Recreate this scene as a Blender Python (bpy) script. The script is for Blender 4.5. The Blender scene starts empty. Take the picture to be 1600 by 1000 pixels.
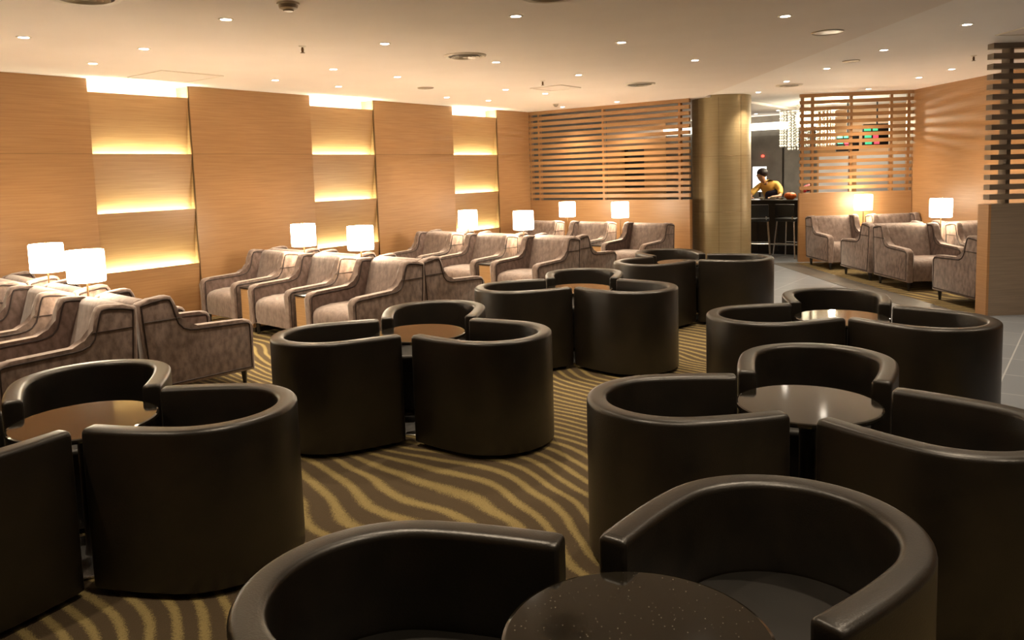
import bpy, bmesh, math, random
from mathutils import Vector, Matrix
random.seed(7)
PI = math.pi
S = bpy.context.scene
COL = S.collection

# ---------------------------------------------------------------- camera
cd = bpy.data.cameras.new('camera')
cam = bpy.data.objects.new('camera', cd)
COL.objects.link(cam)
yaw, pit, rol = 0.647155, 0.100212, -0.02974
F = Vector((-math.sin(yaw)*math.cos(pit), math.cos(yaw)*math.cos(pit), -math.sin(pit)))
R = F.cross(Vector((0, 0, 1))).normalized()
U = R.cross(F)
R2 = R*math.cos(rol)+U*math.sin(rol)
U2 = -R*math.sin(rol)+U*math.cos(rol)
M = Matrix((R2, U2, -F)).transposed().to_4x4()
M.translation = (0, 0, 1.7)
cam.matrix_world = M
cd.sensor_width = 36
cd.lens = 1222.64/1600*36
cd.shift_y = -(500-395.08)/1600
cd.clip_start = 0.05
cd.clip_end = 60
S.camera = cam

# ---------------------------------------------------------------- world and exposure
w = bpy.data.worlds.new('world')
S.world = w
w.use_nodes = True
w.node_tree.nodes['Background'].inputs[0].default_value = (1.0, 0.8, 0.6, 1)
w.node_tree.nodes['Background'].inputs[1].default_value = 0.02
S.view_settings.view_transform = 'Standard'
S.view_settings.look = 'None'
S.view_settings.gamma = 1
S.view_settings.use_curve_mapping = False
S.view_settings.exposure = 0.85

WARM = (1.0, 0.80, 0.57)
SPOT_W = 85.0
LAMP_E = 15.0
NICHE_W = 6.0

# ---------------------------------------------------------------- materials
MATS = {}


def new_mat(name, color, rough=0.5, metal=0.0, spec=0.5):
    m = bpy.data.materials.new(name)
    m.use_nodes = True
    b = m.node_tree.nodes['Principled BSDF']
    b.inputs['Base Color'].default_value = (*color, 1)
    b.inputs['Roughness'].default_value = rough
    b.inputs['Metallic'].default_value = metal
    b.inputs['Specular IOR Level'].default_value = spec
    MATS[name] = m
    return m


def nodes(m):
    return m.node_tree.nodes, m.node_tree.links, m.node_tree.nodes['Principled BSDF']


def noise_mat(name, c1, c2, scale=(1, 1, 1), nscale=5.0, detail=4.0, rough=0.5, bump=0.0, metal=0.0, lo=0.35, hi=0.65, spec=0.5, sheen=0.0, dist=0.0, bdist=0.01, bscale=None):
    m = new_mat(name, c1, rough, metal, spec)
    n, l, b = nodes(m)
    tc = n.new('ShaderNodeTexCoord')
    mp = n.new('ShaderNodeMapping')
    mp.inputs['Scale'].default_value = scale
    nz = n.new('ShaderNodeTexNoise')
    nz.inputs['Scale'].default_value = nscale
    nz.inputs['Detail'].default_value = detail
    nz.inputs['Distortion'].default_value = dist
    cr = n.new('ShaderNodeValToRGB')
    cr.color_ramp.elements[0].position = lo
    cr.color_ramp.elements[1].position = hi
    cr.color_ramp.elements[0].color = (*c1, 1)
    cr.color_ramp.elements[1].color = (*c2, 1)
    l.new(tc.outputs['Object'], mp.inputs[0])
    l.new(mp.outputs[0], nz.inputs['Vector'])
    l.new(nz.outputs[0], cr.inputs[0])
    l.new(cr.outputs[0], b.inputs['Base Color'])
    if bump:
        bp = n.new('ShaderNodeBump')
        bp.inputs['Strength'].default_value = bump
        bp.inputs['Distance'].default_value = bdist
        if bscale:
            n2 = n.new('ShaderNodeTexNoise')
            n2.inputs['Scale'].default_value = bscale
            n2.inputs['Detail'].default_value = 3
            l.new(tc.outputs['Object'], n2.inputs['Vector'])
            l.new(n2.outputs[0], bp.inputs['Height'])
        else:
            l.new(nz.outputs[0], bp.inputs['Height'])
        l.new(bp.outputs[0], b.inputs['Normal'])
    if sheen:
        b.inputs['Sheen Weight'].default_value = sheen
        b.inputs['Sheen Roughness'].default_value = 0.4
    return m


def emit_mat(name, color, strength):
    m = bpy.data.materials.new(name)
    m.use_nodes = True
    b = m.node_tree.nodes['Principled BSDF']
    b.inputs['Base Color'].default_value = (*[min(1, c) for c in color], 1)
    b.inputs['Emission Color'].default_value = (*color, 1)
    b.inputs['Emission Strength'].default_value = strength
    MATS[name] = m
    return m


def wood_mat(name, c1, c2, rough=0.38):
    m = noise_mat(name, c1, c2, (0.9, 0.9, 26), 2.2, 6, rough, 0.05, lo=0.3, hi=0.7, dist=0.2)
    return m


wood_mat('wall_wood', (0.32, 0.165, 0.068), (0.40, 0.220, 0.098))
wood_mat('wood_cool_shade', (0.20, 0.155, 0.115), (0.26, 0.205, 0.155), 0.5)  # wall wood greyed: cool shade on the right screen put into its colour
wood_mat('table_wood', (0.40, 0.23, 0.10), (0.52, 0.32, 0.15), 0.4)
wood_mat('column_wood', (0.30, 0.235, 0.125), (0.38, 0.30, 0.17), 0.42)
MATS['column_wood'].node_tree.nodes['Principled BSDF'].inputs['Metallic'].default_value = 0.2
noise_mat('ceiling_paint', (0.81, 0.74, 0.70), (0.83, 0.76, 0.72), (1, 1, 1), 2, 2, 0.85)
noise_mat('ceiling_right_pale', (0.88, 0.845, 0.83), (0.90, 0.865, 0.85), (1, 1, 1), 2, 2, 0.8)  # right ceiling: paler base colour than the left one
new_mat('white_paint', (0.85, 0.80, 0.68), 0.6)
noise_mat('leather', (0.0075, 0.0055, 0.003), (0.013, 0.009, 0.005), (1, 1, 1), 9, 5, 0.38, 0.22, bdist=0.003, bscale=190, spec=0.75)
noise_mat('leather_seat', (0.006, 0.005, 0.0035), (0.010, 0.008, 0.006), (1, 1, 1), 9, 5, 0.5, 0.10, bdist=0.003, bscale=160)
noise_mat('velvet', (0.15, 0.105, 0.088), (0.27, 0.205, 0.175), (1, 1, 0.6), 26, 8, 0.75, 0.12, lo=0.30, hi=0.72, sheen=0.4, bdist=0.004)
noise_mat('velvet_shade', (0.062, 0.034, 0.025), (0.140, 0.090, 0.075), (1, 1, 0.6), 22, 8, 0.75, 0.12, lo=0.33, hi=0.68, sheen=0.35, bdist=0.004)  # same velvet, shade of the inner arm faces put into the colour
noise_mat('velvet_half_shade', (0.080, 0.052, 0.042), (0.20, 0.142, 0.122), (1, 1, 0.6), 24, 8, 0.75, 0.12, lo=0.32, hi=0.68, sheen=0.35, bdist=0.004)  # same velvet, outer arm faces coloured between lit and shaded
new_mat('piping', (0.022, 0.011, 0.009), 0.6)
new_mat('dark_wood', (0.012, 0.009, 0.007), 0.35)
new_mat('steel', (0.62, 0.61, 0.60), 0.25, 1.0)
new_mat('bronze', (0.16, 0.10, 0.05), 0.35, 0.8)
new_mat('white_metal', (0.78, 0.72, 0.64), 0.45)
new_mat('grey_metal', (0.42, 0.38, 0.33), 0.35, 0.6)
new_mat('black', (0.008, 0.008, 0.009), 0.3)
new_mat('frost_panel', (0.42, 0.41, 0.44), 0.35)
noise_mat('dark_panel', (0.10, 0.085, 0.07), (0.15, 0.13, 0.11), (1, 1, 1), 3, 4, 0.5)
noise_mat('grey_wall', (0.15, 0.135, 0.115), (0.20, 0.18, 0.155), (1, 1, 1), 5, 4, 0.6)
emit_mat('shade_glow', (1.0, 0.86, 0.64), LAMP_E)
emit_mat('downlight_glow', (1.0, 0.88, 0.72), 22.0)
emit_mat('strip_glow', (1.0, 0.95, 0.66), 12.0)
emit_mat('cove_glow', (1.0, 0.95, 0.80), 1.6)
emit_mat('crystal_glow', (1.0, 0.90, 0.62), 5.0)
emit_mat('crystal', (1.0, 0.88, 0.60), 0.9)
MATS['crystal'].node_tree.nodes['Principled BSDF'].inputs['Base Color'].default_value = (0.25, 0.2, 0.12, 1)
emit_mat('screen_green', (0.05, 0.45, 0.22), 0.8)
emit_mat('screen_red', (0.9, 0.06, 0.10), 0.9)
emit_mat('panel_white', (1.0, 0.96, 0.92), 2.2)
emit_mat('led_red', (1.0, 0.05, 0.03), 3.0)
new_mat('skin', (0.50, 0.26, 0.15), 0.5)
new_mat('hair', (0.02, 0.010, 0.010), 0.5)
new_mat('yellow_cloth', (0.80, 0.48, 0.10), 0.7)
new_mat('navy_cloth', (0.018, 0.018, 0.06), 0.7)
new_mat('orange_skin', (0.75, 0.17, 0.03), 0.45)
new_mat('red_petal', (0.60, 0.03, 0.05), 0.5)
new_mat('china', (0.80, 0.76, 0.66), 0.25)
new_mat('green_leaf', (0.05, 0.12, 0.04), 0.5)

# glossy speckled stone table top
m = new_mat('stone_top', (0.03, 0.022, 0.018), 0.08, 0.0, 0.6)
n, l, b = nodes(m)
b.inputs['IOR'].default_value = 1.6
tc = n.new('ShaderNodeTexCoord')
vo = n.new('ShaderNodeTexVoronoi')
vo.inputs['Scale'].default_value = 75
cr = n.new('ShaderNodeValToRGB')
cr.color_ramp.elements[0].position = 0.0
cr.color_ramp.elements[0].color = (0.45, 0.42, 0.36, 1)
cr.color_ramp.elements[1].position = 0.10
cr.color_ramp.elements[1].color = (0.012, 0.010, 0.007, 1)
l.new(tc.outputs['Object'], vo.inputs['Vector'])
l.new(vo.outputs['Distance'], cr.inputs[0])
l.new(cr.outputs[0], b.inputs['Base Color'])

# striped carpet
m = new_mat('carpet', (0.2, 0.15, 0.07), 0.95, 0, 0.1)
n, l, b = nodes(m)
tc = n.new('ShaderNodeTexCoord')
sep = n.new('ShaderNodeSeparateXYZ')
l.new(tc.outputs['Object'], sep.inputs[0])


def math_node(op, a, bb=None):
    q = n.new('ShaderNodeMath')
    q.operation = op
    for i, v in enumerate((a, bb)):
        if v is None:
            continue
        if isinstance(v, (int, float)):
            q.inputs[i].default_value = v
        else:
            l.new(v, q.inputs[i])
    return q.outputs[0]


def noise_node(scale, sc3, detail=1.0):
    mp = n.new('ShaderNodeMapping')
    mp.inputs['Scale'].default_value = sc3
    l.new(tc.outputs['Object'], mp.inputs[0])
    q = n.new('ShaderNodeTexNoise')
    q.inputs['Scale'].default_value = scale
    q.inputs['Detail'].default_value = detail
    l.new(mp.outputs[0], q.inputs['Vector'])
    return q.outputs[0]


base = math_node('ADD', sep.outputs[1], math_node('MULTIPLY', sep.outputs[0], 0.16))
w1 = math_node('MULTIPLY', math_node('SUBTRACT', noise_node(0.42, (1.0, 0.9, 1)), 0.5), 1.8)
w2 = math_node('MULTIPLY', math_node('SUBTRACT', noise_node(1.5, (0.6, 0.9, 1), 2), 0.5), 0.20)
ph = math_node('ADD', math_node('ADD', base, w1), w2)
sn = math_node('SINE', math_node('MULTIPLY', ph, 2*PI/0.105))
fuzz = math_node('MULTIPLY', math_node('SUBTRACT', noise_node(170, (1, 1, 1), 2), 0.5), 2.4)
val = math_node('ADD', sn, fuzz)
cr = n.new('ShaderNodeValToRGB')
cr.color_ramp.elements[0].position = 0.42
cr.color_ramp.elements[0].color = (0.088, 0.064, 0.038, 1)
cr.color_ramp.elements[1].position = 0.86
cr.color_ramp.elements[1].color = (0.29, 0.225, 0.095, 1)
l.new(math_node('ADD', math_node('MULTIPLY', val, 0.5), 0.42), cr.inputs[0])
l.new(cr.outputs[0], b.inputs['Base Color'])
bp = n.new('ShaderNodeBump')
bp.inputs['Strength'].default_value = 0.35
bp.inputs['Distance'].default_value = 0.01
l.new(fuzz, bp.inputs['Height'])
l.new(bp.outputs[0], b.inputs['Normal'])

# floor tiles
m = new_mat('floor_tile', (0.2, 0.19, 0.18), 0.32)
n, l, b = nodes(m)
tc = n.new('ShaderNodeTexCoord')
mp = n.new('ShaderNodeMapping')
mp.inputs['Location'].default_value = (0.57, 0.0, 0)
br = n.new('ShaderNodeTexBrick')
br.offset = 0.0
br.inputs['Scale'].default_value = 1.0
br.inputs['Brick Width'].default_value = 0.6
br.inputs['Row Height'].default_value = 0.6
br.inputs['Mortar Size'].default_value = 0.006
br.inputs['Color1'].default_value = (0.165, 0.185, 0.215, 1)
br.inputs['Color2'].default_value = (0.185, 0.205, 0.235, 1)
br.inputs['Mortar'].default_value = (0.36, 0.38, 0.40, 1)
l.new(tc.outputs['Object'], mp.inputs[0])
l.new(mp.outputs[0], br.inputs['Vector'])
l.new(br.outputs[0], b.inputs['Base Color'])
noise_mat('border_tile', (0.075, 0.068, 0.058), (0.10, 0.09, 0.078), (1, 1, 1), 4, 3, 0.4)


# ---------------------------------------------------------------- mesh helpers
def prep(bm, mat, smooth=30):
    me = bpy.data.meshes.new('mesh')
    bmesh.ops.recalc_face_normals(bm, faces=bm.faces)
    bm.to_mesh(me)
    bm.free()
    mats = mat if isinstance(mat, (list, tuple)) else [mat]
    for k in mats:
        me.materials.append(MATS[k])
    if smooth:
        me.polygons.foreach_set('use_smooth', [True]*len(me.polygons))
        me.set_sharp_from_angle(angle=math.radians(smooth))
    return me


def obj(name, bm, mat, parent=None, smooth=30, loc=None, rz=0):
    o = bpy.data.objects.new(name, prep(bm, mat, smooth) if isinstance(bm, bmesh.types.BMesh) else bm)
    COL.objects.link(o)
    if parent:
        o.parent = parent
    if loc is not None:
        o.location = loc
    o.rotation_euler = (0, 0, rz)
    return o


def tag(o, label, cat, group=None):
    o['label'] = label
    o['category'] = cat
    if group:
        o['group'] = group
    return o


def thing(name, label, cat, loc=(0, 0, 0), rz=0, group=None):
    o = bpy.data.objects.new(name, None)
    o.empty_display_size = 0.1
    COL.objects.link(o)
    o.location = loc
    o.rotation_euler = (0, 0, rz)
    return tag(o, label, cat, group)


def struct(name, bm, mat, parent=None, smooth=30, loc=None, rz=0):
    o = obj(name, bm, mat, parent, smooth, loc, rz)
    o['kind'] = 'structure'
    return o


def dup(root, loc, rz, label, group=None):
    r = root.copy()
    COL.objects.link(r)
    r.location = loc
    r.rotation_euler = (0, 0, rz)
    r['label'] = label
    if group:
        r['group'] = group
    for ch in list(root.children):
        c = ch.copy()
        COL.objects.link(c)
        c.parent = r
        for g in ch.children:
            d = g.copy()
            COL.objects.link(d)
            d.parent = c
    return r


def box(bm, x0, x1, y0, y1, z0, z1, bev=0.0, mi=0):
    vs = [bm.verts.new((x, y, z)) for x in (x0, x1) for y in (y0, y1) for z in (z0, z1)]
    fs = []
    for idx in ((0, 1, 3, 2), (4, 6, 7, 5), (0, 4, 5, 1), (2, 3, 7, 6), (0, 2, 6, 4), (1, 5, 7, 3)):
        f = bm.faces.new([vs[i] for i in idx])
        f.material_index = mi
        fs.append(f)
    if bev:
        es = list({e for f in fs for e in f.edges})
        bmesh.ops.bevel(bm, geom=es, offset=bev, segments=2, affect='EDGES', profile=0.7, clamp_overlap=True)
    return bm


def B(*a, **k):
    return box(bmesh.new(), *a, **k)


def prism_xy(bm, pts, z0, z1, bev=0, seg=3):
    bot = [bm.verts.new((x, y, z0)) for x, y in pts]
    top = [bm.verts.new((x, y, z1)) for x, y in pts]
    k = len(pts)
    fb = bm.faces.new(bot[::-1])
    ft = bm.faces.new(top)
    for i in range(k):
        bm.faces.new((bot[i], bot[(i+1) % k], top[(i+1) % k], top[i]))
    if bev:
        bmesh.ops.bevel(bm, geom=list(ft.edges), offset=bev, segments=seg, affect='EDGES', profile=0.5, clamp_overlap=True)
    return bm


def prism_yz(bm, pts, x0, x1, bev=0.0, seg=3):
    a = [bm.verts.new((x0, y, z)) for y, z in pts]
    c = [bm.verts.new((x1, y, z)) for y, z in pts]
    k = len(pts)
    f0 = bm.faces.new(a)
    f1 = bm.faces.new(c[::-1])
    for i in range(k):
        bm.faces.new((a[i], c[i], c[(i+1) % k], a[(i+1) % k]))
    if bev:
        bmesh.ops.bevel(bm, geom=list(set(f0.edges) | set(f1.edges)), offset=bev, segments=seg, affect='EDGES', profile=0.5, clamp_overlap=True)
    return bm


def lathe(bm, prof, seg=32, cx=0, cy=0, mi=0):
    rings = []
    for r, z in prof:
        if r < 1e-6:
            rings.append([bm.verts.new((cx, cy, z))])
        else:
            rings.append([bm.verts.new((cx+r*math.cos(2*PI*i/seg), cy+r*math.sin(2*PI*i/seg), z)) for i in range(seg)])
    for p, q in zip(rings, rings[1:]):
        if len(p) == 1 and len(q) == 1:
            continue
        for i in range(seg):
            j = (i+1) % seg
            if len(p) == 1:
                f = bm.faces.new((p[0], q[j], q[i]))
            elif len(q) == 1:
                f = bm.faces.new((p[i], p[j], q[0]))
            else:
                f = bm.faces.new((p[i], p[j], q[j], q[i]))
            f.material_index = mi
    return bm


def tube(bm, pts, r, seg=6, closed=False):
    pts = [Vector(p) for p in pts]
    k = len(pts)
    rings = []
    up = Vector((0, 0, 1))
    for i, p in enumerate(pts):
        if closed:
            d = pts[(i+1) % k]-pts[i-1]
        else:
            d = pts[min(i+1, k-1)]-pts[max(i-1, 0)]
        d.normalize()
        a = d.cross(up)
        if a.length < 1e-3:
            a = d.cross(Vector((1, 0, 0)))
        a.normalize()
        c = d.cross(a)
        rings.append([bm.verts.new(p+a*r*math.cos(2*PI*j/seg)+c*r*math.sin(2*PI*j/seg)) for j in range(seg)])
    n_ = k if closed else k-1
    for i in range(n_):
        p, q = rings[i], rings[(i+1) % k]
        for j in range(seg):
            bm.faces.new((p[j], p[(j+1) % seg], q[(j+1) % seg], q[j]))
    if not closed:
        bm.faces.new(rings[0][::-1])
        bm.faces.new(rings[-1])
    return bm


def tube_yz(bm, pts, x, r, seg=6):
    """closed tube along a polygon lying in the plane x = const"""
    k = len(pts)
    rings = []
    for i in range(k):
        y0, z0 = pts[i-1]
        y1, z1 = pts[(i+1) % k]
        d = Vector((0, y1-y0, z1-z0)).normalized()
        nn = Vector((0, -d.z, d.y))
        p = Vector((x, *pts[i]))
        rings.append([bm.verts.new(p+nn*r*math.cos(2*PI*j/seg)+Vector((1, 0, 0))*r*math.sin(2*PI*j/seg)) for j in range(seg)])
    for i in range(k):
        p, q = rings[i], rings[(i+1) % k]
        for j in range(seg):
            bm.faces.new((p[j], p[(j+1) % seg], q[(j+1) % seg], q[j]))
    return bm


def offset_poly(pts, d):
    """inward offset of a counter-clockwise polygon"""
    out = []
    k = len(pts)
    for i in range(k):
        p0, p1, p2 = Vector(pts[i-1]), Vector(pts[i]), Vector(pts[(i+1) % k])
        a = (p1-p0).normalized()
        c = (p2-p1).normalized()
        n1 = Vector((-a.y, a.x))
        n2 = Vector((-c.y, c.x))
        nn = n1+n2
        nn = nn/max(0.35, nn.length_squared/2)
        out.append(tuple(p1+nn*d))
    return out


def area_light(name, loc, rot, sx, sy, watts, color=WARM, spread=None):
    ld = bpy.data.lights.new(name, 'AREA')
    ld.shape = 'RECTANGLE'
    ld.size = sx
    ld.size_y = sy
    ld.energy = watts
    ld.color = color
    if spread:
        ld.spread = spread
    o = bpy.data.objects.new(name, ld)
    COL.objects.link(o)
    o.location = loc
    o.rotation_euler = rot
    return o


# ---------------------------------------------------------------- the setting
CZL, CZR = 2.89, 2.93
WX = -9.0
PY = 12.57
A0, A1 = (-0.934+9.77/5.69*4.356, -3.0), (-5.34, 12.53)
struct('floor', B(-9.4, 9, -3.2, 19, -0.12, 0), 'floor_tile')


def poly(bm, pts, z0, z1):
    return prism_xy(bm, pts, z0, z1)


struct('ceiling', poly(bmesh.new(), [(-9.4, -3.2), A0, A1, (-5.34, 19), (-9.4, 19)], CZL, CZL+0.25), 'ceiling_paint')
struct('ceiling_right', poly(bmesh.new(), [A0, (9, -3.2), (9, 19), (-5.34, 19), A1], CZR, CZR+0.21), 'ceiling_right_pale')
struct('wall_front', B(-9.4, 9, -3.3, -3.1, 0, 3.1), 'wall_wood')
struct('wall_back', B(-9.4, 9, 18.6, 18.8, 0, 3.1), 'dark_panel')

# left wall: wide wooden panels with recessed stepped niches between them
NY = [(1.19, 2.39), (4.22, 5.42), (7.27, 8.48), (10.32, 11.56)]
bm = bmesh.new()
y = -3.1
for a, c in NY:
    box(bm, WX-0.28, WX, y, a, 0, CZL)
    y = c
box(bm, WX-0.28, WX, y, PY, 0, CZL)
box(bm, WX-0.28, WX, PY, 15.6, 0, CZL, mi=1)
box(bm, WX-0.28, WX, 15.6, 18.6, 0, CZL)
box(bm, WX-0.34, WX-0.28, -3.1, 18.6, 0, CZL)
for y0_, y1_ in ((-3.1, NY[0][0]), (NY[0][1], NY[1][0]), (NY[1][1], NY[2][0]), (NY[2][1], NY[3][0]), (NY[3][1], PY)):
    box(bm, WX, WX+0.0012, y0_, y1_, 2.062, 2.066, mi=2)
wl = struct('wall_left', bm, ['wall_wood', 'dark_panel', 'bronze'])
ZT = [2.747, 2.064, 1.39, 0.712, 0.03]
for a, c in NY:
    obj('niche_back', B(WX-0.279, WX-0.265, a, c, 2.6, CZL), 'white_paint', wl)
    for k in range(4):
        z1 = ZT[k]
        z0 = ZT[k+1]-0.06 if k < 3 else 0.0
        bm = prism_yz(bmesh.new(), [(a, 0), (c, 0), (c, 1), (a, 1)], -0.018, 0)
        for v in bm.verts:
            t = v.co.z
            lean = -0.11*(1-t) if k < 3 else -0.06*(1-t)
            v.co.x += WX-0.004+lean
            v.co.z = z0+t*(z1-z0)
        obj('niche_panel', bm, 'wall_wood', wl)
        obj('light_strip', B(WX-0.055 if k else WX-0.12, WX-0.04 if k else WX-0.10, a+0.02, c-0.02, z1-0.06, z1-0.05), 'strip_glow', wl)
        if k:
            area_light('niche_lamp', (WX-0.03, (a+c)/2, z1-0.035), (0, math.radians(90+35), 0), 0.02, c-a-0.06, NICHE_W, (0.82, 1.0, 0.72))
    area_light('cove_lamp', (WX-0.11, (a+c)/2, 2.70), (0, math.radians(180+10), 0), 0.06, c-a-0.06, NICHE_W*1.6, (0.95, 1.0, 0.80))
    # dark shadow gap frames where the niche meets the wide panels
    obj('joint', B(WX-0.02, WX+0.002, c-0.002, c+0.010, 0, CZL), 'bronze', wl)

# right wood wall, turned 51 degrees
u = Vector((0.629, -0.777))
v_ = Vector((0.777, 0.629))
CR = Vector((-2.62, 14.98))


def oriented(bm, origin, ex, ey):
    """map local x,y of a bmesh to world along ex, ey"""
    for q in bm.verts:
        x_, y_ = q.co.x, q.co.y
        q.co.x = origin[0]+ex[0]*x_+ey[0]*y_
        q.co.y = origin[1]+ex[1]*x_+ey[1]*y_
    return bm


struct('wall_right', oriented(B(-0.1, 15.0, 0, 0.2, 0, CZR), CR, u, v_), 'wall_wood')

# carpets
E0, E1 = (-5.30, 12.40), (-0.98, 6.62)
ex = (E1[0]+9.7/5.78*4.32, -3.1)
cp = obj('carpet', poly(bmesh.new(), [(WX+0.001, -3.09), ex, E1, E0, (-5.66, 12.49), (WX+0.001, 12.49)], 0.0, 0.004), 'carpet')
tag(cp, 'large brown and gold wavy striped carpet under the tub chairs and the left armchair rows', 'carpet')
p0 = Vector((-2.6, 12.0))


def pr(s, t):
    q = p0+u*s+v_*t
    return (q.x, q.y)


cp2 = obj('carpet', poly(bmesh.new(), [pr(-2.5, -0.12), pr(2.5, -0.22), pr(2.5, 1.84), pr(-2.26, 1.84)], 0.0, 0.004), 'carpet')
tag(cp2, 'striped gold and brown carpet strip under the armchairs behind the grey tile walkway', 'carpet')
struct('trim_1', poly(bmesh.new(), [pr(-2.6, -0.50), pr(2.5, -0.60), pr(2.5, -0.22), pr(-2.6, -0.12)], 0.0, 0.0035), 'border_tile')


# ---------------------------------------------------------------- slatted screens
def slat_screen(origin, ex_, ey_, length, thick, ledge, top, posts, n_slat, label, endpost=None, fill=0.53, mat='wall_wood'):
    t = thing('slat_screen', label, 'screen', (origin[0], origin[1], 0), math.atan2(ex_[1], ex_[0]))
    obj('lower_panel', B(0, length, 0, thick, 0, ledge), mat, t)
    bm = bmesh.new()
    pitch = (top-ledge)/(n_slat)
    for k in range(n_slat):
        z1 = top-k*pitch
        box(bm, 0, length, 0.0, thick*0.62, z1-pitch*fill, z1)
    obj('slats', bm, mat, t)
    for x in posts:
        obj('post', B(x-0.022, x+0.022, thick*0.2, thick*0.98, ledge, top), mat, t)
    if endpost:
        obj('end_frame', B(endpost[0], endpost[1], -0.006, thick+0.006, 0, endpost[2]), 'wall_wood', t)
    return t


slat_screen((WX, PY), (1, 0), (0, 1), 3.35, 0.10, 1.176, CZL, [0.02, 0.22, 1.65, 3.16], 16,
            'long wooden slat screen behind the back armchair row, left of the round column', (3.31, 3.355, 1.176), 0.60)
SL = Vector((-4.25, 14.05))
d_ = (CR-SL)
slat_screen(SL, d_.normalized(), None, d_.length-0.01, 0.09, 1.22, CZR, [0.05, 0.22, 0.86, 1.52, 1.80], 15,
            'wooden slat screen behind the right-hand armchairs, with hanging monitors and chandelier seen through it', (-0.006, 0.10, 1.22))
PO = Vector((-0.97, 9.85))-u*0.0
slat_screen(PO, v_, None, 1.80, 0.17, 1.22, CZR, [0.22, 1.3], 16,
            'tall slat screen on a solid wooden half wall at the right edge', (-0.008, 0.02, 1.22), 0.53, 'wood_cool_shade')

# round wood-clad column
t = thing('column', 'thick round column clad in satin golden wood beside the slat screen', 'column', (-5.36, 13.26, 0))
obj('shaft', lathe(bmesh.new(), [(0.50, 0.0), (0.50, CZR)], 72), 'column_wood', t)
bm = bmesh.new()
for k in range(8):
    a = 2*PI*k/8+0.3
    x, y = 0.5*math.cos(a), 0.5*math.sin(a)
    tube(bm, [(x, y, 0), (x, y, CZL)], 0.0025, 4)
for zz in (0.95, 1.9):
    tube(bm, [(0.5*math.cos(2*PI*i/48), 0.5*math.sin(2*PI*i/48), zz) for i in range(48)], 0.0025, 4, True)
obj('panel_joints', bm, 'bronze', t)

# ---------------------------------------------------------------- tub chairs
RF, RO, LA, TH, TOPZ = 0.34, 0.38, 0.38, 0.088, 0.712


def u_outline(inset=0.0, x_start=0.0, k=14, ks=36):
    pts = []
    for i in range(k):
        q = i/(k-1)
        x = x_start+q*(LA-x_start)
        e = RF+(RO-RF)*math.sin(x/LA*PI/2)-inset
        pts.append((x, -e))
    rr = RO-inset
    for i in range(1, ks):
        a = PI*i/ks
        pts.append((LA+rr*math.sin(a), -rr*math.cos(a)))
    for i in range(k):
        q = 1-i/(k-1)
        x = x_start+q*(LA-x_start)
        e = RF+(RO-RF)*math.sin(x/LA*PI/2)-inset
        pts.append((x, e))
    return pts


def section(hw, z0, z1, rc):
    pts = []
    cs = 4
    for cx, cz, a0, r in ((hw-0.006, z0+0.006, -PI/2, 0.006), (hw-rc, z1-rc, 0, rc), (-hw+rc, z1-rc, PI/2, rc), (-hw+0.006, z0+0.006, PI, 0.006)):
        for i in range(cs+1):
            a = a0+PI/2*i/cs
            pts.append((cx+r*math.cos(a), cz+r*math.sin(a)))
    return pts


def tub_shell():
    bm = bmesh.new()
    path = u_outline(TH/2)
    k = len(path)
    rings = []

    def ring(p, nrm, sec):
        return [bm.verts.new((p[0]+nrm[0]*s_, p[1]+nrm[1]*s_, z)) for s_, z in sec]
    R_ = 0.016
    nst = []
    for i, p in enumerate(path):
        q0, q1 = path[max(0, i-1)], path[min(k-1, i+1)]
        d = Vector((q1[0]-q0[0], q1[1]-q0[1])).normalized()
        nst.append((d.y, -d.x))
    for j in range(4):
        a = PI/2*j/4
        ins = R_*(1-math.sin(a))
        fw = R_*(1-math.cos(a))
        p = (path[0][0]+R_-R_*math.cos(PI/2-(PI/2-a))-R_+R_*1.0-R_*math.cos(a)*0, path[0][1])
        p = (path[0][0]+R_*(1-math.cos(PI/2-a))*0+R_*(1-math.sin(PI/2-a)), path[0][1])
        rings.append(ring((path[0][0]+R_*(1-math.cos(a)), path[0][1]), nst[0], section(TH/2-ins, 0.03+ins*0.3, TOPZ-ins, 0.022-ins*0.6)))
    for i in range(1, k-1):
        if path[i][0] < R_*1.2:
            continue
        rings.append(ring(path[i], nst[i], section(TH/2, 0.03, TOPZ, 0.022)))
    for j in range(3, -1, -1):
        a = PI/2*j/4
        ins = R_*(1-math.sin(a))
        rings.append(ring((path[-1][0]+R_*(1-math.cos(a)), path[-1][1]), nst[-1], section(TH/2-ins, 0.03+ins*0.3, TOPZ-ins, 0.022-ins*0.6)))
    for p, q in zip(rings, rings[1:]):
        m_ = len(p)
        for j in range(m_):
            bm.faces.new((p[j], p[(j+1) % m_], q[(j+1) % m_], q[j]))
    bm.faces.new(rings[0][::-1])
    bm.faces.new(rings[-1])
    return bm


def make_tub():
    t = thing('tub_chair', '', 'chair')
    obj('shell', tub_shell(), 'leather', t, 40)
    bm = bmesh.new()
    inner = u_outline(TH-0.002, 0.035)
    prism_xy(bm, inner, 0.03, 0.30)
    obj('seat_base', bm, 'leather', t)
    bm = bmesh.new()
    prism_xy(bm, u_outline(TH+0.006, 0.03), 0.302, 0.425, 0.035, 4)
    obj('seat_cushion', bm, 'leather_seat', t, 40)
    for x, yy in ((0.06, -0.27), (0.06, 0.27), (0.60, -0.20), (0.60, 0.20)):
        obj('foot', lathe(bmesh.new(), [(0, 0), (0.02, 0), (0.024, 0.035), (0, 0.035)], 12, x, yy), 'dark_wood', t)
    return t


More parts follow.
